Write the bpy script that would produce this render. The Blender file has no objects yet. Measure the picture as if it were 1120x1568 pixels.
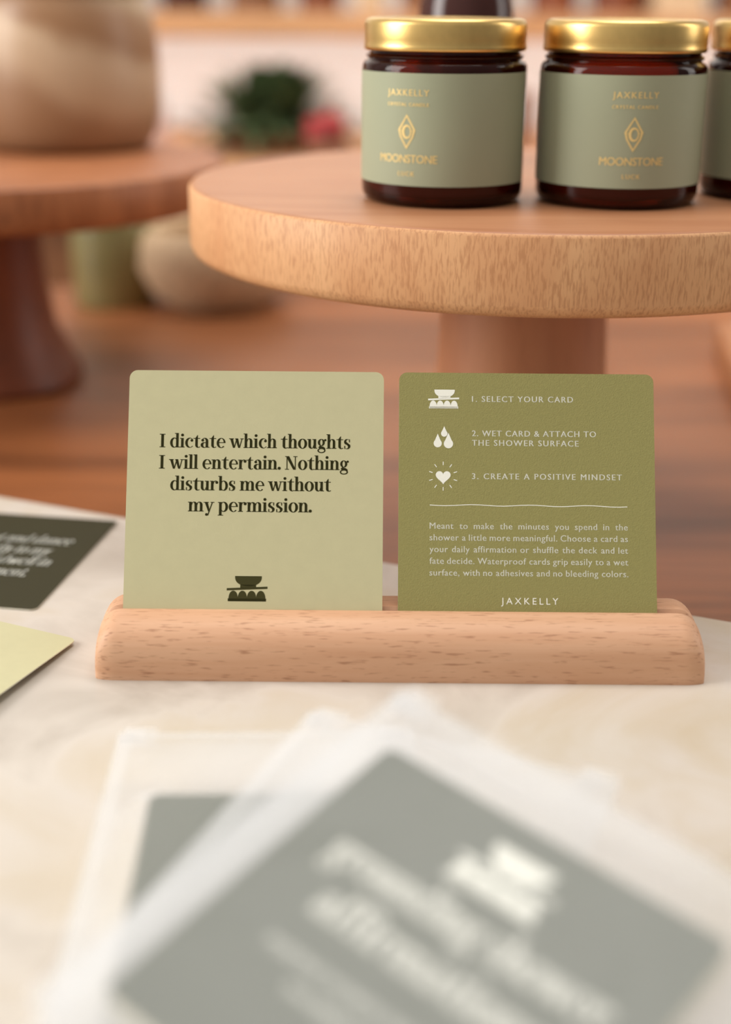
import bpy, bmesh, math, random
from mathutils import Vector, Matrix, noise as mnoise
random.seed(4)
S=0.01; Z0=0.77
sc=bpy.context.scene
sc.view_settings.view_transform='Standard'
sc.view_settings.look='None'
def P(x,y,z): return Vector((x*S,y*S,z*S+Z0))
def lin(c):
    out=[]
    for v in c:
        v/=255.0
        out.append(v/12.92 if v<=0.04045 else ((v+0.055)/1.055)**2.4)
    return (out[0],out[1],out[2],1.0)

# ------------------------------------------------------------ materials
def newmat(name):
    m=bpy.data.materials.new(name); m.use_nodes=True
    nt=m.node_tree; return m,nt,nt.nodes['Principled BSDF']
def plain(name,c,rough=0.5,metal=0.0,coat=0.0,var=0.06,vs=60,bump=0.0,bs=800,spec=0.5):
    m,nt,b=newmat(name)
    tc=nt.nodes.new('ShaderNodeTexCoord'); n=nt.nodes.new('ShaderNodeTexNoise')
    n.inputs['Scale'].default_value=vs; n.inputs['Detail'].default_value=3
    nt.links.new(tc.outputs['Object'],n.inputs['Vector'])
    r=nt.nodes.new('ShaderNodeValToRGB'); cl=lin(c)
    r.color_ramp.elements[0].position=0.3; r.color_ramp.elements[1].position=0.7
    r.color_ramp.elements[0].color=tuple(x*(1-var) for x in cl[:3])+(1,)
    r.color_ramp.elements[1].color=tuple(min(1,x*(1+var)) for x in cl[:3])+(1,)
    nt.links.new(n.outputs['Fac'],r.inputs['Fac']); nt.links.new(r.outputs['Color'],b.inputs['Base Color'])
    b.inputs['Roughness'].default_value=rough; b.inputs['Metallic'].default_value=metal
    b.inputs['Coat Weight'].default_value=coat; b.inputs['Specular IOR Level'].default_value=spec
    if bump>0:
        n2=nt.nodes.new('ShaderNodeTexNoise'); n2.inputs['Scale'].default_value=bs
        nt.links.new(tc.outputs['Object'],n2.inputs['Vector'])
        bp=nt.nodes.new('ShaderNodeBump'); bp.inputs['Strength'].default_value=bump; bp.inputs['Distance'].default_value=0.0005
        nt.links.new(n2.outputs['Fac'],bp.inputs['Height']); nt.links.new(bp.outputs['Normal'],b.inputs['Normal'])
    return m
def wood(name,light,dark,fleck,sc_big,sc_fleck,rough=0.5,fl_pos=(0.56,0.68),fl_amt=0.7,spec=0.4):
    m,nt,b=newmat(name); N=nt.nodes; L=nt.links
    tc=N.new('ShaderNodeTexCoord')
    mp=N.new('ShaderNodeMapping'); mp.inputs['Scale'].default_value=sc_big
    n=N.new('ShaderNodeTexNoise'); n.inputs['Scale'].default_value=1; n.inputs['Detail'].default_value=4; n.inputs['Distortion'].default_value=0.6
    L.new(tc.outputs['Object'],mp.inputs['Vector']); L.new(mp.outputs['Vector'],n.inputs['Vector'])
    r=N.new('ShaderNodeValToRGB'); r.color_ramp.elements[0].position=0.32; r.color_ramp.elements[1].position=0.68
    r.color_ramp.elements[0].color=lin(dark); r.color_ramp.elements[1].color=lin(light)
    L.new(n.outputs['Fac'],r.inputs['Fac'])
    mp2=N.new('ShaderNodeMapping'); mp2.inputs['Scale'].default_value=sc_fleck
    n2=N.new('ShaderNodeTexNoise'); n2.inputs['Scale'].default_value=1; n2.inputs['Detail'].default_value=2
    L.new(tc.outputs['Object'],mp2.inputs['Vector']); L.new(mp2.outputs['Vector'],n2.inputs['Vector'])
    r2=N.new('ShaderNodeValToRGB'); r2.color_ramp.elements[0].position=fl_pos[0]; r2.color_ramp.elements[1].position=fl_pos[1]
    r2.color_ramp.elements[0].color=(0,0,0,1); r2.color_ramp.elements[1].color=(fl_amt,)*3+(1,)
    L.new(n2.outputs['Fac'],r2.inputs['Fac'])
    mx=N.new('ShaderNodeMix'); mx.data_type='RGBA'
    L.new(r2.outputs['Color'],mx.inputs['Factor']); L.new(r.outputs['Color'],mx.inputs[6]); mx.inputs[7].default_value=lin(fleck)
    L.new(mx.outputs[2],b.inputs['Base Color'])
    b.inputs['Roughness'].default_value=rough; b.inputs['Specular IOR Level'].default_value=spec
    return m

M={}
M['disc_side']=wood('wood_disc_edge',(226,174,126),(210,152,106),(172,114,72),(30,30,14),(1200,1200,210),0.5,(0.46,0.66),0.5)
M['disc_top']=wood('wood_disc_top',(192,136,98),(178,120,83),(156,104,72),(8,60,8),(60,900,60),0.42,(0.55,0.75),0.25)
M['stem']=wood('wood_stem',(208,150,112),(192,132,96),(160,110,76),(30,30,5),(300,300,30),0.5,(0.55,0.7),0.3)
M['dark_disc']=wood('wood_reddish',(180,116,74),(152,92,56),(114,66,38),(8,60,8),(60,500,60),0.45,(0.5,0.7),0.5)
M['dark_stem']=wood('wood_reddish_dark',(132,70,38),(106,53,28),(80,40,22),(40,40,6),(300,300,30),0.45,(0.55,0.7),0.4)
M['beech']=wood('wood_beech',(221,176,142),(209,159,124),(152,100,70),(9,170,170),(150,1300,1300),0.5,(0.58,0.72),0.62)
M['table']=wood('wood_table_top',(168,104,62),(110,65,37),(86,49,28),(1.2,14,1),(12,180,12),0.38,(0.5,0.7),0.4)
M['shelf']=wood('wood_shelf_board',(204,154,110),(180,130,88),(148,102,68),(2,30,30),(20,200,200),0.5,(0.55,0.7),0.4)
M['counter']=wood('wood_counter',(140,92,58),(108,68,42),(84,52,32),(2,30,4),(20,200,20),0.5,(0.55,0.7),0.4)
M['board']=wood('wood_board',(180,124,82),(160,104,66),(132,84,52),(6,50,8),(50,400,60),0.5,(0.55,0.7),0.4)
m,nt,b=newmat('cream_marble'); N=nt.nodes; L=nt.links
tc=N.new('ShaderNodeTexCoord'); n=N.new('ShaderNodeTexNoise'); n.inputs['Scale'].default_value=14; n.inputs['Detail'].default_value=8; n.inputs['Distortion'].default_value=1.0
L.new(tc.outputs['Object'],n.inputs['Vector'])
r=N.new('ShaderNodeValToRGB'); e=r.color_ramp.elements
e[0].position=0.3; e[0].color=lin((186,176,164)); e[1].position=0.48; e[1].color=lin((212,203,192))
k=e.new(0.66); k.color=lin((203,189,167))
L.new(n.outputs['Fac'],r.inputs['Fac']); L.new(r.outputs['Color'],b.inputs['Base Color']); b.inputs['Roughness'].default_value=0.32
M['marble']=m
M['card_lt']=plain('card_pale_green',(202,197,157),0.55,var=0.015,vs=200,bump=0.08,bs=2500,spec=0.3)
M['card_ol']=plain('card_olive',(152,146,90),0.55,var=0.03,vs=900,bump=0.3,bs=2600,spec=0.3)
M['card_dk']=plain('card_dark_olive',(56,53,32),0.6,var=0.02,spec=0.2)
M['card_gr']=plain('card_grey_green',(78,85,60),0.6,var=0.02,spec=0.3)
M['ink_dk']=plain('ink_dark_olive',(64,62,28),0.6,var=0.0,spec=0.2)
M['ink_wh']=plain('ink_white',(250,250,238),0.6,var=0.0,spec=0.2)
M['paper']=plain('card_edge_white',(225,222,205),0.7,var=0.0)
M['gold']=plain('brushed_gold',(226,190,120),0.32,metal=1.0,var=0.04,vs=300)
M['label']=plain('label_sage',(166,172,145),0.5,var=0.01,spec=0.3)
M['foil']=plain('gold_foil',(255,226,152),0.35,metal=0.3,var=0.0)
M['wall']=plain('wall_paint',(228,226,222),0.8,var=0.02,vs=5)
M['floor']=wood('floor_boards',(130,88,58),(96,62,40),(74,46,30),(2,14,1),(12,150,12),0.5)
M['leaf']=plain('leaf_green',(74,90,56),0.5,var=0.35,vs=40)
M['red']=plain('petal_red',(160,44,44),0.5,var=0.2,vs=40)
M['pink']=plain('pink_box',(206,172,162),0.6)
M['white']=plain('white_ceramic',(228,225,221),0.35)
M['terra']=plain('terracotta',(140,94,68),0.7)
M['beige']=plain('beige_weave',(200,172,138),0.8,var=0.2,vs=150,bump=0.6,bs=300)
M['green_glass']=plain('green_glass',(136,128,84),0.2,var=0.2,vs=20)
M['maroon']=plain('maroon_glass',(66,30,22),0.12,var=0.1)
M['wax']=plain('candle_wax',(176,96,46),0.6,var=0.02)
m,nt,b=newmat('amber_glass'); N=nt.nodes; L=nt.links
b.inputs['Base Color'].default_value=lin((54,18,8)); b.inputs['Roughness'].default_value=0.04
tr=N.new('ShaderNodeBsdfTransparent'); tr.inputs['Color'].default_value=lin((200,104,46))
fr_=N.new('ShaderNodeFresnel'); fr_.inputs['IOR'].default_value=1.5
mp_=N.new('ShaderNodeMapRange'); mp_.inputs['From Min'].default_value=0.04; mp_.inputs['From Max'].default_value=0.5; mp_.inputs['To Min'].default_value=0.5; mp_.inputs['To Max'].default_value=1.0
L.new(fr_.outputs[0],mp_.inputs['Value'])
mx=N.new('ShaderNodeMixShader'); L.new(mp_.outputs[0],mx.inputs[0]); L.new(tr.outputs[0],mx.inputs[1]); L.new(b.outputs[0],mx.inputs[2])
L.new(mx.outputs[0],N['Material Output'].inputs['Surface']); M['amber']=m
m,nt,b=newmat('stoneware_glaze'); N=nt.nodes; L=nt.links
tc=N.new('ShaderNodeTexCoord'); sx=N.new('ShaderNodeSeparateXYZ'); L.new(tc.outputs['Object'],sx.inputs[0])
w=N.new('ShaderNodeTexNoise'); w.inputs['Scale'].default_value=12; L.new(tc.outputs['Object'],w.inputs['Vector'])
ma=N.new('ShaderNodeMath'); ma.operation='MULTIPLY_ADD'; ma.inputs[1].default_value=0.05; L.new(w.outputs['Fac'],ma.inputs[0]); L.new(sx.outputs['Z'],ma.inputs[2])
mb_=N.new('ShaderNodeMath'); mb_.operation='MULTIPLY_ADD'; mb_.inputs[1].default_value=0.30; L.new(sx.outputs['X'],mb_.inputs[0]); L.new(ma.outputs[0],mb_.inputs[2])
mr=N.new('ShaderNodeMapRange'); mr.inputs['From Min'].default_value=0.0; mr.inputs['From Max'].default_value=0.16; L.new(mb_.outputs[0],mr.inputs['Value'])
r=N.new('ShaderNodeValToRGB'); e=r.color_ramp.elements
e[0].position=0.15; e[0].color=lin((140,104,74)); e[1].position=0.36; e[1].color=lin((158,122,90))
for p,c in ((0.44,(190,160,128)),(0.56,(202,174,142)),(0.63,(158,118,82)),(0.74,(168,130,96)),(0.82,(198,172,140))):
    k=e.new(p); k.color=lin(c)
L.new(mr.outputs[0],r.inputs['Fac']); L.new(r.outputs['Color'],b.inputs['Base Color']); b.inputs['Roughness'].default_value=0.4
M['pot']=m
m,nt,b=newmat('glassine_film'); N=nt.nodes; L=nt.links
out=N['Material Output']; b.inputs['Base Color'].default_value=lin((240,241,242)); b.inputs['Roughness'].default_value=0.22
tr=N.new('ShaderNodeBsdfTransparent'); tl=N.new('ShaderNodeBsdfTranslucent'); tl.inputs['Color'].default_value=lin((242,242,244))
m1=N.new('ShaderNodeMixShader'); m1.inputs[0].default_value=0.25; L.new(b.outputs[0],m1.inputs[1]); L.new(tl.outputs[0],m1.inputs[2])
m2=N.new('ShaderNodeMixShader'); m2.inputs[0].default_value=0.70; L.new(m1.outputs[0],m2.inputs[1]); L.new(tr.outputs[0],m2.inputs[2])
L.new(m2.outputs[0],out.inputs['Surface']); M['glassine']=m

# ------------------------------------------------------------ mesh builder
class MB:
    def __init__(s): s.v=[]; s.f=[]; s.m=[]; s.mats=[]
    def mi(s,k):
        if k not in s.mats: s.mats.append(k)
        return s.mats.index(k)
    def add(s,vs,fs,mat):
        o=len(s.v); i=s.mi(mat)
        s.v+= [tuple(v) for v in vs]
        for f in fs: s.f.append(tuple(o+a for a in f)); s.m.append(i)
    def box(s,x0,x1,y0,y1,z0,z1,mat):
        s.add([(x0,y0,z0),(x1,y0,z0),(x1,y1,z0),(x0,y1,z0),(x0,y0,z1),(x1,y0,z1),(x1,y1,z1),(x0,y1,z1)],
              [(0,3,2,1),(4,5,6,7),(0,1,5,4),(1,2,6,5),(2,3,7,6),(3,0,4,7)],mat)
    def lathe(s,prof,mats,seg=96,c=(0,0,0)):
        vs=[]
        for r,z in prof:
            for i in range(seg):
                a=2*math.pi*i/seg; vs.append((c[0]+r*math.cos(a),c[1]+r*math.sin(a),c[2]+z))
        o=len(s.v); s.v+=vs
        for k in range(len(prof)-1):
            mt=mats if isinstance(mats,str) else mats[k]; mi=s.mi(mt)
            for i in range(seg):
                j=(i+1)%seg
                s.f.append((o+k*seg+i,o+k*seg+j,o+(k+1)*seg+j,o+(k+1)*seg+i)); s.m.append(mi)
    def slab(s,outline,z0,z1,mt,ms,xf=lambda x,y,z:(x,y,z)):
        n=len(outline)
        vs=[xf(x,y,z0) for x,y in outline]+[xf(x,y,z1) for x,y in outline]
        s.add(vs,[tuple(range(n,2*n)),tuple(reversed(range(n)))],mt)
        s.add(vs,[(i,(i+1)%n,n+(i+1)%n,n+i) for i in range(n)],ms)
    def build(s,name,loc,mat=None,smooth=False,angle=35,merge=False,bevel=0,k=1.0):
        me=bpy.data.meshes.new(name); me.from_pydata([(a*S*k,b*S*k,c*S*k) for a,b,c in s.v],[],s.f)
        for kk in s.mats: me.materials.append(M[kk])
        for p,i in zip(me.polygons,s.m): p.material_index=i
        if merge:
            bm=bmesh.new(); bm.from_mesh(me); bmesh.ops.remove_doubles(bm,verts=bm.verts,dist=1e-6)
            bmesh.ops.recalc_face_normals(bm,faces=bm.faces); bm.to_mesh(me); bm.free()
        if smooth:
            for p in me.polygons: p.use_smooth=True
            me.set_sharp_from_angle(angle=math.radians(angle))
        me.update()
        ob=bpy.data.objects.new(name,me); sc.collection.objects.link(ob)
        if mat is not None: ob.matrix_world=Matrix.Translation(loc) @ mat
        else: ob.location=loc
        if bevel:
            bv=ob.modifiers.new('b','BEVEL'); bv.width=bevel*S; bv.segments=3; bv.limit_method='ANGLE'
        return ob

def rrect(w,h,r,x0=0,y0=0,n=6):
    pts=[]
    for cx,cy,a0 in ((x0+w-r,y0+h-r,0),(x0+r,y0+h-r,90),(x0+r,y0+r,180),(x0+w-r,y0+r,270)):
        for i in range(n+1):
            a=math.radians(a0+90*i/n); pts.append((cx+r*math.cos(a),cy+r*math.sin(a)))
    return pts

# ------------------------------------------------------------ sans text
_tc={}
def tgeo(s,track=1.0):
    key=(s,round(track,4))
    if key in _tc: return _tc[key]
    cu=bpy.data.curves.new('t','FONT'); cu.body=s; cu.size=1; cu.space_character=track; cu.resolution_u=3
    ob=bpy.data.objects.new('t',cu); sc.collection.objects.link(ob)
    dg=bpy.context.evaluated_depsgraph_get(); ev=ob.evaluated_get(dg); me=ev.to_mesh()
    v=[(a.co.x,a.co.y) for a in me.vertices]; f=[tuple(p.vertices) for p in me.polygons]
    ev.to_mesh_clear(); bpy.data.objects.remove(ob); bpy.data.curves.remove(cu)
    _tc[key]=(v,f); return v,f
def bnd(v): xs=[a[0] for a in v]; return min(xs),max(xs)
CAP=max(a[1] for a in tgeo('H')[0])
def put(mb,s,x0,x1,ybase,cap,mat,fr,bold=0):
    k=cap/CAP; W=(x1-x0)/k
    a=bnd(tgeo(s,1.0)[0]); b=bnd(tgeo(s,1.4)[0]); wa=a[1]-a[0]; wb=b[1]-b[0]
    t=1.0+0.4*(W-wa)/max(1e-6,(wb-wa)); t=max(0.95,t)
    v,f=tgeo(s,t); q=bnd(v); kx=(x1-x0)/(q[1]-q[0])
    for o in ((-bold,bold) if bold else (0,)):
        mb.add([fr(x0+(p[0]-q[0])*kx+o,ybase+p[1]*k) for p in v],f,mat)
def justify(mb,s,x0,x1,ybase,cap,mat,fr,track=1.08,bold=0):
    k=cap/CAP; ws=s.split(' '); gs=[tgeo(w,track) for w in ws]; bs=[bnd(g[0]) for g in gs]
    tot=sum(b[1]-b[0] for b in bs)*k
    kk=1.0
    if tot>(x1-x0)*0.87: kk=(x1-x0)*0.87/tot; tot*=kk
    gap=((x1-x0)-tot)/(len(ws)-1); x=x0
    for g,b in zip(gs,bs):
        for o in ((-bold,bold) if bold else (0,)):
            mb.add([fr(x+(p[0]-b[0])*k*kk+o,ybase+p[1]*k) for p in g[0]],g[1],mat)
        x+=(b[1]-b[0])*k*kk+gap

# ------------------------------------------------------------ didone serif glyphs
XH=.48; HL=.036
def R(x0,y0,x1,y1): return ([(x0,y0),(x1,y0),(x1,y1),(x0,y1)],[(0,1,2,3)])
def PG(*p): return (list(p),[tuple(range(len(p)))])
def CI(x,y,r):
    return ([(x+r*math.cos(a*math.pi/8),y+r*math.sin(a*math.pi/8)) for a in range(16)],[tuple(range(16))])
def RG(cx,cy,rx,ry,ix,iy,irx,iry,a0=0,a1=360,n=28):
    vs=[];fs=[]
    for i in range(n+1):
        a=math.radians(a0+(a1-a0)*i/n); c,s_=math.cos(a),math.sin(a)
        vs+=[(cx+rx*c,cy+ry*s_),(ix+irx*c,iy+iry*s_)]
    for i in range(n): fs.append((2*i,2*i+2,2*i+3,2*i+1))
    return vs,fs
def arch(dx=0): return [RG(.31+dx,.33,.15,.16,.27+dx,.33,.07,.125,0,180),R(.34+dx,0,.46+dx,.335),R(.28+dx,0,.52+dx,HL)]
def stem1(top): return [R(.06,0,.18,top),R(0,0,.24,HL),R(0,top-HL,.1,top)]
G={
'I':([R(.08,0,.21,.68),R(0,0,.29,HL),R(0,.68-HL,.29,.68)],.33),
'l':(stem1(.73),.25),'i':(stem1(XH)+[CI(.12,.63,.07)],.25),
'f':([R(.08,0,.20,.58),R(0,0,.27,HL),R(0,XH-HL,.32,XH),RG(.23,.57,.15,.16,.26,.57,.07,.13,40,180),CI(.33,.65,.06)],.34),
'n':(stem1(XH)+arch(),.53),'h':(stem1(.73)+arch(),.53),'m':(stem1(XH)+arch()+arch(.28),.81),
'r':(stem1(XH)+[RG(.30,.33,.14,.16,.29,.33,.10,.125,60,180),CI(.36,.40,.07)],.43),
'u':([R(.06,.16,.18,XH),R(0,XH-HL,.1,XH),RG(.21,.165,.15,.175,.25,.165,.07,.135,180,360),R(.34,0,.46,XH),R(.27,XH-HL,.36,XH),R(.44,0,.52,HL)],.53),
'o':([RG(.25,.24,.24,.255,.25,.24,.115,.225)],.50),
'c':([RG(.25,.24,.23,.255,.29,.24,.15,.225,48,318),CI(.37,.36,.065)],.45),
'e':([RG(.25,.24,.23,.255,.265,.24,.13,.225,0,318),R(.12,.24,.47,.24+HL)],.49),
'd':([RG(.23,.24,.21,.255,.26,.24,.12,.22),R(.34,0,.46,.73),R(.27,.73-HL,.36,.73),R(.44,0,.53,HL)],.54),
'b':([R(.06,0,.18,.73),R(0,.73-HL,.1,.73),RG(.30,.24,.21,.255,.27,.24,.12,.22)],.53),
'p':([R(.06,-.2,.18,XH),R(0,XH-HL,.1,XH),R(0,-.2,.26,-.2+HL),RG(.30,.24,.21,.255,.27,.24,.12,.22)],.53),
'a':([R(.29,.04,.41,.34),RG(.24,.33,.17,.165,.20,.33,.09,.13,0,150),CI(.12,.37,.065),RG(.2,.13,.18,.145,.235,.13,.09,.115),R(.38,0,.48,HL),R(.33,0,.41,.08)],.48),
't':([R(.10,.12,.22,XH),R(0,XH-HL,.34,XH),PG((.1,XH),(.22,XH),(.22,.64)),RG(.245,.13,.145,.145,.28,.13,.06,.115,180,320)],.36),
'w':([PG((.03,XH),(.17,XH),(.28,0),(.20,0)),PG((.24,0),(.28,0),(.41,XH),(.375,XH)),PG((.31,XH),(.45,XH),(.56,0),(.48,0)),PG((.52,0),(.56,0),(.69,XH),(.655,XH)),R(-.02,XH-HL,.22,XH),R(.59,XH-HL,.76,XH)],.75),
'y':([PG((.04,XH),(.18,XH),(.31,0),(.23,0)),PG((.18,-.2),(.22,-.2),(.46,XH),(.42,XH)),CI(.14,-.15,.065),R(-.01,XH-HL,.24,XH),R(.35,XH-HL,.53,XH)],.52),
'g':([RG(.21,.31,.18,.18,.21,.31,.075,.15),RG(.22,-.1,.21,.125,.22,-.1,.155,.08),PG((.06,.06),(.12,.14),(.3,.1),(.4,.04),(.42,-.06),(.34,-.0),(.1,.01)),CI(.42,.43,.055)],.48),
's':([RG(.19,.35,.155,.145,.225,.355,.09,.115,55,215),RG(.2,.13,.16,.145,.165,.125,.09,.115,235,395),PG((.04,.32),(.135,.36),(.22,.29),(.35,.20),(.36,.13),(.26,.10),(.2,.19),(.08,.24)),R(.30,.33,.335,.48),R(.05,0,.085,.15)],.40),
'N':([R(.08,0,.115,.68),PG((.04,.68),(.2,.68),(.56,0),(.44,0)),R(.52,0,.555,.68),R(0,0,.2,HL),R(.44,.68-HL,.64,.68),R(0,.68-HL,.12,.68)],.67),
'.':([CI(.08,.065,.075)],.18),',':([CI(.08,.065,.075),PG((.1,.08),(.155,.06),(.1,-.1),(.07,-.1))],.18),' ':([],.19)}
def serif(mb,s,x0,x1,ybase,em,mat,fr,slant=0,bold=.010):
    x=0;parts=[]
    for ch in s:
        g,adv=G[ch]
        for vs,fs in g:
            for o in (-bold,bold): parts.append(([(x+a+o+slant*b_,b_) for a,b_ in vs],fs))
        x+=adv+.012
    xs=[a for vs,_ in parts for a,_b in vs]; lo,hi=min(xs),max(xs); kx=(x1-x0)/(hi-lo)
    for vs,fs in parts: mb.add([fr(x0+(a-lo)*kx,ybase+b_*em) for a,b_ in vs],fs,mat)

def logo(mb,cx,cy,w,mat,fr):
    def ad(pts): mb.add([fr(cx+a*w,cy+b_*w) for a,b_ in pts],[tuple(range(len(pts)))],mat)
    ad([(.36,.31)]+[(.03+.33*math.cos(math.radians(t)), .31-.25*math.sin(math.radians(t))**.75) for t in range(10,171,10)]+[(-.30,.31)])
    ad([(-.17,.1),(.22,.1),(.22,.03),(-.17,.01)])
    ad([(-.5,-.045),(.5,.0),(.5,.055),(-.5,.01)])
    n=4; ww=.90/n
    for i in range(n):
        c=-.45+ww*(i+.5)
        ad([(c+ww*.52*math.cos(math.radians(t)),-.31+.26*math.sin(math.radians(t))**.7) for t in range(0,181,12)])
    ad([(-.47,-.31),(.47,-.31),(.47,-.24),(-.47,-.24)])

# ------------------------------------------------------------ cards
CW,CH=8.68,9.45
def card(body):
    mb=MB(); mb.slab(rrect(CW,CH,.28,-CW/2,0),-.018,.018,body,'paper'); return mb
rotc=Matrix.Rotation(math.radians(63),4,'X')
VIS=8.05; HID=CH-VIS
def cardloc(cx):
    return P(cx,43.63-HID*math.sin(math.radians(27)),1.9-HID*math.cos(math.radians(27)))
F=lambda u,v:(u-CW/2,CH+v,.022)
kx=CW/394.0; ky=VIS/369.0
mb=card('card_lt')
def LX(x): return (x-194)*kx
def LY(y): return -(y-568)*ky
for t,x0,x1,yb in (("I dictate which thoughts",243,537,690),("I will entertain. Nothing",243,535,723.5),("disturbs me without",261,508,757),("my permission.",289,479,790)):
    serif(mb,t,LX(x0),LX(x1),LY(yb),31*ky,'ink_dk',F)
logo(mb,LX(382),LY(909),62*kx,'ink_dk',F)
mb.build('affirmation_card',cardloc(-3.75),rotc)
mb=card('card_ol')
def RX(x): return (x-610)*kx
def RY(y): return -(y-570.5)*ky
for t,x0,x1,yc in (("1. SELECT YOUR CARD",723,879,612),("2. WET CARD & ATTACH TO",723,914,666.5),("THE SHOWER SURFACE",723,887,681.5),("3. CREATE A POSITIVE MINDSET",723,953,734)):
    put(mb,t,RX(x0),RX(x1),RY(yc+4.3),9*ky,'ink_wh',F,bold=.0035)
for i,t in enumerate(("Meant to make the minutes you spend in the","shower a little more meaningful. Choose a card as","your daily affirmation or shuffle the deck and let","fate decide. Waterproof cards grip easily to a wet","surface, with no adhesives and no bleeding colors.")):
    justify(mb,t,RX(658),RX(961),RY(816.3+18.1*i),9.6*ky,'ink_wh',F,bold=.002)
put(mb,"JAXKELLY",RX(767),RX(854),RY(932),10*ky,'ink_wh',F)
pts=[(RX(658+303*i/24),RY(779.3+1.0*math.sin(i*.9))) for i in range(25)]
for a,b2 in zip(pts,pts[1:]):
    h=.55*ky; mb.add([F(a[0],a[1]-h),F(b2[0],b2[1]-h),F(b2[0],b2[1]+h),F(a[0],a[1]+h)],[(0,1,2,3)],'ink_wh')
logo(mb,RX(679),RY(612.5),48*kx,'ink_wh',F)
def drop(cx,cy,r,h):
    p=[]
    for i in range(24):
        a=math.radians(-225+270*i/23); p.append((RX(cx)+r*kx*math.cos(a),RY(cy)+r*kx*math.sin(a)))
    p.append((RX(cx)+.18*r*kx,RY(cy)+.82*h*kx)); p.append((RX(cx),RY(cy)+h*kx)); p.append((RX(cx)-.18*r*kx,RY(cy)+.82*h*kx))
    mb.add([F(*q) for q in p],[tuple(range(len(p)))],'ink_wh')
drop(680,667,5,11.5); drop(670,682.5,6.3,15); drop(686.5,683,7.2,17)
hp=[]
for i in range(40):
    t=2*math.pi*i/40; hp.append((RX(678.5)+.72*kx*16*math.sin(t)**3,RY(735)+.72*kx*(13*math.cos(t)-5*math.cos(2*t)-2*math.cos(3*t)-math.cos(4*t))))
mb.add([F(*q) for q in hp],[tuple(range(40))],'ink_wh')
for i in range(10):
    a=math.radians(90+36*i); r0,r1=17*kx,22.5*kx; c,s_=math.cos(a),math.sin(a); h=.6*kx
    cx,cy=RX(678.5),RY(734)
    mb.add([F(cx+r0*c-h*s_,cy+r0*s_+h*c),F(cx+r0*c+h*s_,cy+r0*s_-h*c),F(cx+r1*c+h*s_,cy+r1*s_-h*c),F(cx+r1*c-h*s_,cy+r1*s_+h*c)],[(0,1,2,3)],'ink_wh')
mb.build('affirmation_card',cardloc(5.45),rotc)

# ------------------------------------------------------------ holder
mb=MB(); D=3.9; Hh=1.9; n_=3.0
def dome(y): return Hh*max(0,1-abs(2*y/D-1)**n_)**(1/n_)
sec=[(0,0)]
for i in range(1,15):
    a=i/15; y=1.62*(1-math.cos(a*math.pi/2)); sec.append((y,dome(y)))
sec+=[(1.60,dome(1.6)-.03),(1.64,dome(1.6)-.09),(1.64-.70,.50),(1.87-.70,.50),(1.84,dome(1.85)-.09),(1.90,dome(1.9)-.01)]
for i in range(1,15):
    a=i/15; y=1.9+(D-1.9)*math.sin(a*math.pi/2); sec.append((y,dome(y)))
sec.append((D,0))
X0,X1=-8.84,11.19; rr=.75; st=[]
for i in range(9):
    d=rr*(1-math.cos(i/8*math.pi/2)); ins=rr-math.sqrt(max(0,rr*rr-(rr-d)**2)); st.append((X0+d,ins))
st+= [(X1-(x-X0),ins) for x,ins in st[::-1]]
ns=len(sec); vs=[]
for x,ins in st:
    k=(Hh-ins)/Hh
    for y,z in sec:
        yy=D/2+(y-D/2)*(1-.10*ins/rr); vs.append((x-1.175,yy,z*k))
fs=[]
for a in range(len(st)-1):
    for i in range(ns):
        j=(i+1)%ns; fs.append((a*ns+i,a*ns+j,(a+1)*ns+j,(a+1)*ns+i))
fs.append(tuple(range(ns))); fs.append(tuple(reversed(range((len(st)-1)*ns,len(st)*ns))))
mb.add(vs,fs,'beech')
mb.build('wooden_card_holder',P(1.175,41.9,0.0),smooth=True,angle=40,merge=True)

# ------------------------------------------------------------ marble slab + table
mb=MB()
mb.slab(rrect(90,62,1.5,-45,-62),-2.0,0,'marble','marble')
mb.build('marble_slab',P(0,52.7,-.0),Matrix.Rotation(math.radians(-23.5),4,'Z'),bevel=.15)
mb=MB(); mb.box(-95,95,-45,119,-6,-2.03,'table')
for x in (-90,82):
    for y in (-40,106): mb.box(x,x+8,y,y+8,-76.95,-6,'table')
mb.build('wooden_table',P(0,0,0),bevel=.3)

# ------------------------------------------------------------ cake stands
def stand(x,y,ztop,R_,th,rs,side,top,stem,fl=2.7):
    mb=MB(); base=-2.02; h=ztop-base
    prof=[(0,h),(R_-.30,h),(R_-.1,h-.05),(R_,h-.18),(R_,h-th+.5),(R_-.15,h-th+.18),(R_-.5,h-th),(rs+.2,h-th)]
    mats=[top,top,side,side,side,side,top]
    prof2=[(rs-.3,h-th),(rs-.25,h-th-.6),(rs,h*.45),(rs+.22*fl,h*.25),(rs+.8*fl,1.2),(rs+.95*fl,.8),(rs+fl,.3),(rs+fl-.2,0),(0,0)]
    mb.lathe(prof,mats,160); mb.lathe(prof2,stem,96)
    return mb.build('wooden_cake_stand',P(x,y,base),smooth=True,angle=40,merge=True)
stand(7.0,63.0,13.66,14.72,2.99,3.85,'disc_side','disc_top','stem',1.1)
stand(-24,88,11.7,15.2,2.5,4.0,'dark_disc','dark_disc','dark_stem',1.9)

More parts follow.
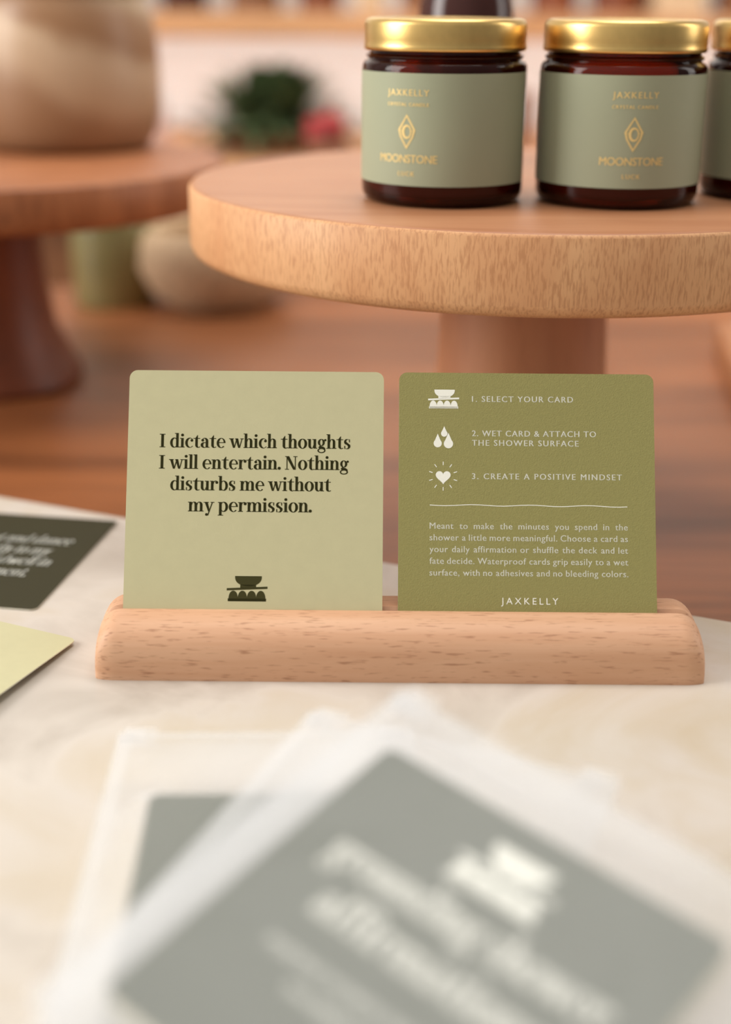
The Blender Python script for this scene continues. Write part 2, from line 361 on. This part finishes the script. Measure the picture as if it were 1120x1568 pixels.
# ------------------------------------------------------------ candle jars
def jar(x,y,z,phi0):
    mb=MB()
    prof=[(0,0),(2.85,0),(3.1,.04),(3.3,.16),(3.4,.38),(3.42,.6),(3.42,5.35),(3.40,5.5),(3.32,5.62),(3.18,5.68),(3.16,5.74),(3.25,5.79),(3.27,5.86),(3.2,5.92),(3.12,5.96),(3.12,6.2)]
    mb.lathe(prof,'amber',128)
    mb.lathe([(0,.35),(2.8,.35),(3.08,.55),(3.12,.8),(3.12,4.7),(0,4.7)],'wax',64)
    lid=[(3.1,6.10),(3.28,6.06),(3.34,6.10),(3.355,6.2),(3.34,6.28),(3.33,6.34),(3.34,6.5),(3.34,7.05),(3.31,7.18),(3.22,7.28),(3.08,7.32),(2.95,7.31),(2.9,7.27),(0,7.27)]
    mb.lathe(lid,'gold',128)
    p0=math.radians(phi0); r=3.44
    def C(u,v,rad=r): a=p0+u/3.44; return (rad*math.sin(a),-rad*math.cos(a),v)
    hw=math.radians(100)*3.44; n=96; vs=[];fs=[]
    for i in range(n+1):
        u=-hw+2*hw*i/n; vs+=[C(u,.9),C(u,5.28)]
    for i in range(n): fs.append((2*i,2*i+2,2*i+3,2*i+1))
    mb.add(vs,fs,'label')
    T=5.28; fr=lambda u,v:C(u,v,3.453)
    put(mb,"JAXKELLY",-.92,.92,T-.86,.24,'foil',fr,bold=.006)
    put(mb,"CRYSTAL CANDLE",-.92,.92,T-1.26,.13,'foil',fr,bold=.006)
    put(mb,"MOONSTONE",-1.3,1.3,T-3.46,.31,'foil',fr,bold=.006)
    put(mb,"LUCK",-.36,.36,T-3.98,.17,'foil',fr,bold=.006)
    def ring(o,i_):
        k=len(o); mb.add([fr(*p) for p in o]+[fr(*p) for p in i_],[(a,(a+1)%k,k+(a+1)%k,k+a) for a in range(k)],'foil')
    cy=T-2.25
    ring([(0,cy+.68),(.38,cy+.08),(.30,cy-.2),(0,cy-.68),(-.30,cy-.2),(-.38,cy+.08)],[(0,cy+.58),(.29,cy+.07),(.23,cy-.18),(0,cy-.56),(-.23,cy-.18),(-.29,cy+.07)])
    ring([(.22*math.cos(t*math.pi/8),cy+.28*math.sin(t*math.pi/8)) for t in range(16)],[(.13*math.cos(t*math.pi/8)+.03,cy+.20*math.sin(t*math.pi/8)) for t in range(16)])
    for sx_ in (-1,1):
        mb.add([fr(sx_*.31,cy+.06),fr(sx_*.18,cy+.0),fr(sx_*.18,cy+.05)],[(0,1,2)],'foil')
    mb.build('candle_jar',P(x,y,z),smooth=True,angle=50,k=.92)
jar(2.88,56.86,13.665,-28); jar(9.71,56.86,13.665,0); jar(16.65,59.06,13.665,5)

mb=MB(); mb.lathe([(0,0),(2.2,0),(2.4,.2),(2.4,7.5),(2.2,8.6),(2.0,9.4),(2.0,11),(2.2,11.1),(2.2,13.5),(0,13.6)],'maroon',64)
mb.build('amber_bottle',P(4.5,70.4,13.665),smooth=True,merge=True,k=.92)

# ------------------------------------------------------------ stoneware pot
mb=MB(); mb.lathe([(0,0),(4.7,0),(5.2,.25),(5.6,1.0),(5.95,3),(6.0,4.6),(5.85,6.6),(5.6,8.2),(5.35,9.0),(5.15,9.25),(5.3,9.5),(5.55,9.9),(5.6,12.5),(5.3,13.2),(5.0,13.2),(5.0,9.6),(0,9.5)],'pot',96)
mb.build('stoneware_pot',P(-19.4,95.0,11.73),smooth=True,merge=True,angle=60)

# ------------------------------------------------------------ cards lying left
mb=MB(); mb.slab(rrect(CW,CH,.28,-CW,-CH),0,.04,'card_dk','paper')
F2=lambda u,v:(u,v,.05)
for i,(t,x0,x1) in enumerate((("shout out and dance",-6.6,-1.0),("gently to my",-4.8,-1.5),("moment, I dwell in",-6.2,-1.1),("this moment.",-4.8,-1.6))):
    serif(mb,t,x0,x1,-3.1-1.15*i,1.2,'ink_wh',F2,slant=.2,bold=.016)
mb.build('affirmation_card',P(-10.5,56.7,.02),Matrix.Rotation(math.radians(-9),4,'Z'))
mb=MB(); mb.slab(rrect(CW,CH,.28,-CW,-CH),0,.04,'card_lt','paper')
mb.build('affirmation_card',P(-9.95,44.7,.12),Matrix.Rotation(math.radians(4.2),4,'Y')@Matrix.Rotation(math.radians(-1.0),4,'X')@Matrix.Rotation(math.radians(-19),4,'Z'))
mb=MB(); mb.slab(rrect(CW,CH,.28,-CW/2,-CH/2),0,.04,'card_lt','paper')
mb.build('affirmation_card',P(12.2,20.8,.02),Matrix.Rotation(math.radians(-38),4,'Z'))

# ------------------------------------------------------------ glassine packs (foreground)
def pack(loc,rot,th,ml,mt,mr_,mbm,printed,seed,W=8.7,H=8.7):
    mb=MB(); mb.slab(rrect(W,H,.3,0,-H),-th,0,'card_gr','paper')
    F3=lambda u,v:(u,v,.012)
    if printed:
        logo(mb,4.3,-1.5,2.3,'ink_wh',F3)
        serif(mb,"grounding shower",1.0,7.8,-3.45,1.25,'ink_wh',F3,bold=.02)
        serif(mb,"affirmations",1.7,7.1,-4.75,1.25,'ink_wh',F3,bold=.02)
        put(mb,"POSITIVE WORDS FOR EVERY DAY",1.6,7.1,-5.9,.26,'ink_wh',F3)
        put(mb,"WATERPROOF CARDS",2.6,6.1,-6.5,.26,'ink_wh',F3)
    nx,ny=80,80; x0,x1=-ml,W+mr_; y0,y1=-H-mbm,mt
    vs=[];fs=[]
    for j in range(ny+1):
        for i in range(nx+1):
            x=x0+(x1-x0)*i/nx; y=y0+(y1-y0)*j/ny
            dx=max(-x,x-W,0); dy=max(y,-H-y,0); d=math.hypot(dx,dy)
            s_=min(1,d/1.0); s_=s_*s_*(3-2*s_)
            w=mnoise.noise(Vector((x*.35+seed,y*.35,seed)))*.12+mnoise.noise(Vector((x*.9,y*.9+seed,seed)))*.03
            z=.08+abs(w)*.5-s_*th*.5
            vs.append((x,y,z+w*.8*s_))
    for j in range(ny):
        for i in range(nx):
            a=j*(nx+1)+i; fs.append((a,a+1,a+nx+2,a+nx+1))
    mb.add(vs,fs,'glassine')
    o=[(x0+.05,y1-.05),(x0+.05,y0+.05),(x1-.05,y0+.05),(x1-.05,y1-.05)]; q=[(0,0),(0,-H),(W,-H),(W,0)]
    zb=-th*.5-.16
    mb.add([(a,b_,zb) for a,b_ in o]+[(a,b_,zb) for a,b_ in q],[(i,(i+1)%4,4+(i+1)%4,4+i) for i in range(4)],'glassine')
    for xx in (x0+.05,x1-1.1):
        mb.add([(xx,y1-.6,zb+.2),(xx+1.05,y1-.6,zb+.2),(xx+1.0,y1+.28,zb+.35),(xx+.12,y1+.34,zb+.3)],[(0,1,2,3)],'glassine')
        mb.add([(xx,y1-.6,zb+.25),(xx+.75,y1-.6,zb+.25),(xx+.7,y1+.1,zb+.4),(xx+.12,y1+.2,zb+.35)],[(0,1,2,3)],'glassine')
    mb.add([(x0,y0,zb+.30),(x0+.45,y0,zb+.33),(x0+.45,y1,zb+.33),(x0,y1,zb+.30)],[(0,1,2,3)],'glassine')
    mb.add([(x0,y1-.5,zb+.38),(x1,y1-.5,zb+.38),(x1,y1,zb+.34),(x0,y1,zb+.34)],[(0,1,2,3)],'glassine')
    return mb.build('glassine_card_pack',loc,rot,smooth=True,angle=60)
pack(P(-5.4,31.4,2.1),Matrix.Rotation(math.radians(2),4,'Z'),1.6,1.4,4.4,1.6,1.0,False,1.3,W=5.4)
pack(P(-.9,28.0,2.9),Matrix.Rotation(math.radians(-24),4,'Z')@Matrix.Rotation(math.radians(4),4,'X'),.5,2.9,5.2,1.0,1.0,False,5.1,W=4.6,H=6.5)
ez=Matrix.Rotation(math.radians(14.0),4,'X')@Matrix.Rotation(math.radians(-39.5),4,'Z')
pack(P(.6,28.8,5.0),ez,.5,1.1,1.8,1.2,1.0,True,9.7)

# ------------------------------------------------------------ background
mb=MB(); mb.lathe([(0,0),(3.0,0),(3.2,.3),(3.3,4),(3.2,8),(2.6,9),(2.6,10.5),(0,10.5)],'green_glass',48)
mb.build('green_glass_jar',P(-20.0,112,-2.0),smooth=True,merge=True)
mb=MB(); mb.lathe([(0,0),(3.5,0),(5.2,1.2),(6.2,3.2),(6.0,5.2),(5.2,6.2),(4.8,5.8),(5.4,3.4),(3,1),(0,.9)],'beige',64)
mb.build('woven_basket',P(-12.0,112,-2.0),smooth=True,merge=True)
mb=MB(); mb.box(-9,14,-8,8,0,2.2,'board'); mb.build('wooden_serving_board',P(32,88,-2.0),Matrix.Rotation(math.radians(-8),4,'Z'),bevel=.4)
mb=MB(); mb.box(-130,130,150,199,-76.9,1.6,'counter'); mb.box(-131,131,148.5,199,1.6,4.3,'shelf')
mb.build('back_counter',P(0,0,0),bevel=.2)
mb=MB(); mb.box(-90,130,175,199.5,16.3,19.1,'shelf'); mb.build('wall_shelf',P(0,0,0),bevel=.2)
def leafplant(name,loc,n,rad,h,mat,ls):
    mb=MB()
    mb.lathe([(0,0),(5,0),(6.2,1.8),(6.4,2.2),(5.9,2.2),(5.6,1.6),(0,1.6)],'terra',32)
    z0=1.4
    for i in range(n):
        a=random.uniform(0,2*math.pi); t=random.random()**.6; el=random.uniform(.05,1.45)
        d=Vector((math.cos(a)*math.cos(el),math.sin(a)*math.cos(el),math.sin(el)))
        base=Vector((d.x*rad*t*.75,d.y*rad*t*.75,z0+d.z*h*t*.75))
        tip=base+d*ls+Vector((0,0,-.2*ls)); sd=d.cross(Vector((0,0,1))).normalized()*ls*.16
        mid=(base+tip)/2+Vector((0,0,.15*ls)); q=(mid*.5+tip*.5)
        mb.add([base,mid-sd,q-sd*.7,tip,q+sd*.7,mid+sd],[(0,1,2,3,4,5)],mat)
        mb.add([Vector((0,0,z0-.3)),Vector((.12,0,z0-.3)),base+Vector((.1,0,0)),base],[(0,1,2,3)],'leaf')
    mb.build(name,loc,smooth=False)
leafplant('potted_plant',P(-11.0,168,4.3),460,11.5,7.0,'leaf',4.6)
mb=MB()
for i in range(16):
    a=random.uniform(0,6.28); r=random.uniform(0,2.0); c=(r*math.cos(a),r*math.sin(a),random.uniform(2.6,5.4))
    mb.lathe([(0,-.9),(.7,-.5),(.95,0),(.7,.5),(0,.8)],'red',12,c)
mb.lathe([(0,0),(1.6,0),(2.0,2.2),(1.7,2.6),(0,2.4)],'terra',24)
mb.build('red_flower_pot',P(-4.6,152,4.3),smooth=True,merge=True)
mb=MB(); mb.box(-2.4,2.4,-2,2,0,6,'pink'); mb.box(-2.5,2.5,-2.1,2.1,4.8,6.3,'white'); mb.build('gift_box',P(-25.5,166,4.3),bevel=.15)
mb=MB(); mb.lathe([(0,0),(2.6,0),(3.4,2),(3.5,4.5),(2.2,7),(1.5,8.5),(1.9,9.6),(1.6,9.6),(1.2,8.5),(0,8)],'white',48)
mb.build('ceramic_vase',P(-33,172,4.3),smooth=True,merge=True)
mb=MB(); mb.lathe([(0,0),(3.4,0),(3.4,6.5),(3.1,6.9),(2.9,6.5),(0,6.3)],'terra',48); mb.build('terracotta_cup',P(15,165,4.3),smooth=True,merge=True)
mb=MB(); x=-70
cols=['maroon','terra','white','counter','maroon','beige','dark_stem','counter']
while x<110:
    w=random.uniform(3,6.5); h=random.uniform(10,22); c=random.choice(cols)
    if random.random()<.5: mb.box(x,x+w,183,196,19.1,19.1+h,c)
    else: mb.lathe([(0,0),(w/2,0),(w/2,h*.6),(w*.2,h*.75),(w*.2,h),(0,h)],c,24,(x+w/2,188,19.1))
    x+=w+random.uniform(.3,3)
mb.build('shelf_bottles_and_books',P(0,0,.02),smooth=True,merge=True)

# ------------------------------------------------------------ room
mb=MB(); mb.box(-250,250,-200,200,-78,-77,'floor'); mb.build('floor',P(0,0,0))
mb=MB(); mb.box(-250,250,200,206,-77,190,'wall'); mb.build('wall_back',P(0,0,0))

# ------------------------------------------------------------ lights
w=bpy.data.worlds.new('World'); sc.world=w; w.use_nodes=True
N=w.node_tree.nodes; L=w.node_tree.links
bg=N['Background']; bg.inputs['Color'].default_value=(1.0,.966,.92,1)
tc=N.new('ShaderNodeTexCoord'); sx=N.new('ShaderNodeSeparateXYZ'); L.new(tc.outputs['Generated'],sx.inputs[0])
a1=N.new('ShaderNodeMapRange'); a1.inputs['From Min'].default_value=-.9; a1.inputs['From Max'].default_value=.6; a1.inputs['To Min'].default_value=.76; a1.inputs['To Max'].default_value=.32
L.new(sx.outputs['X'],a1.inputs['Value'])
a2=N.new('ShaderNodeMapRange'); a2.inputs['From Min'].default_value=-.15; a2.inputs['From Max'].default_value=.7; a2.inputs['To Min'].default_value=.62; a2.inputs['To Max'].default_value=1.15
L.new(sx.outputs['Z'],a2.inputs['Value'])
mu=N.new('ShaderNodeMath'); mu.operation='MULTIPLY'; L.new(a1.outputs[0],mu.inputs[0]); L.new(a2.outputs[0],mu.inputs[1]); L.new(mu.outputs[0],bg.inputs['Strength'])
def area(name,loc,tgt,size,sy,e,col):
    l=bpy.data.lights.new(name,'AREA'); l.shape='RECTANGLE'; l.size=size; l.size_y=sy; l.energy=e; l.color=col
    o=bpy.data.objects.new(name,l); sc.collection.objects.link(o); o.location=loc
    o.rotation_euler=(Vector(tgt)-Vector(loc)).to_track_quat('-Z','Y').to_euler()
area('window_light',(-1.8,.25,1.65),(0,.65,.8),.9,1.3,36,(1,.965,.92))
area('window_light_right',(1.8,.8,1.6),(0,.65,.8),.5,1.3,8,(1,.95,.9))
area('overhead_fill',(0.2,.9,2.6),(0,.8,.8),1.0,1.0,15,(1,.955,.9))  # unseen overhead area light, added for soft general brightness
area('wall_fill',(0.0,1.25,1.75),(0,2.0,.9),.8,.3,8,(1,.97,.93))  # added fill aimed at the back wall to brighten it, no real fixture
area('under_shelf_fill',(-.05,1.80,.93),(-.05,1.94,.83),1.6,.05,2.6,(1,.98,.96))  # added strip that lifts the dim wall below the shelf, no real fixture

# ------------------------------------------------------------ camera
cam=bpy.data.cameras.new('camera'); co=bpy.data.objects.new('camera',cam); sc.collection.objects.link(co); sc.camera=co
cam.sensor_fit='VERTICAL'; cam.sensor_height=36; cam.lens=50; cam.clip_start=.01
cam.dof.use_dof=True; cam.dof.focus_distance=.484; cam.dof.aperture_fstop=3.9
co.matrix_world=Matrix.Translation(P(0,0,21.2)) @ Matrix.Rotation(math.radians(70),4,'X') @ Matrix.Rotation(math.radians(.5),4,'Z')
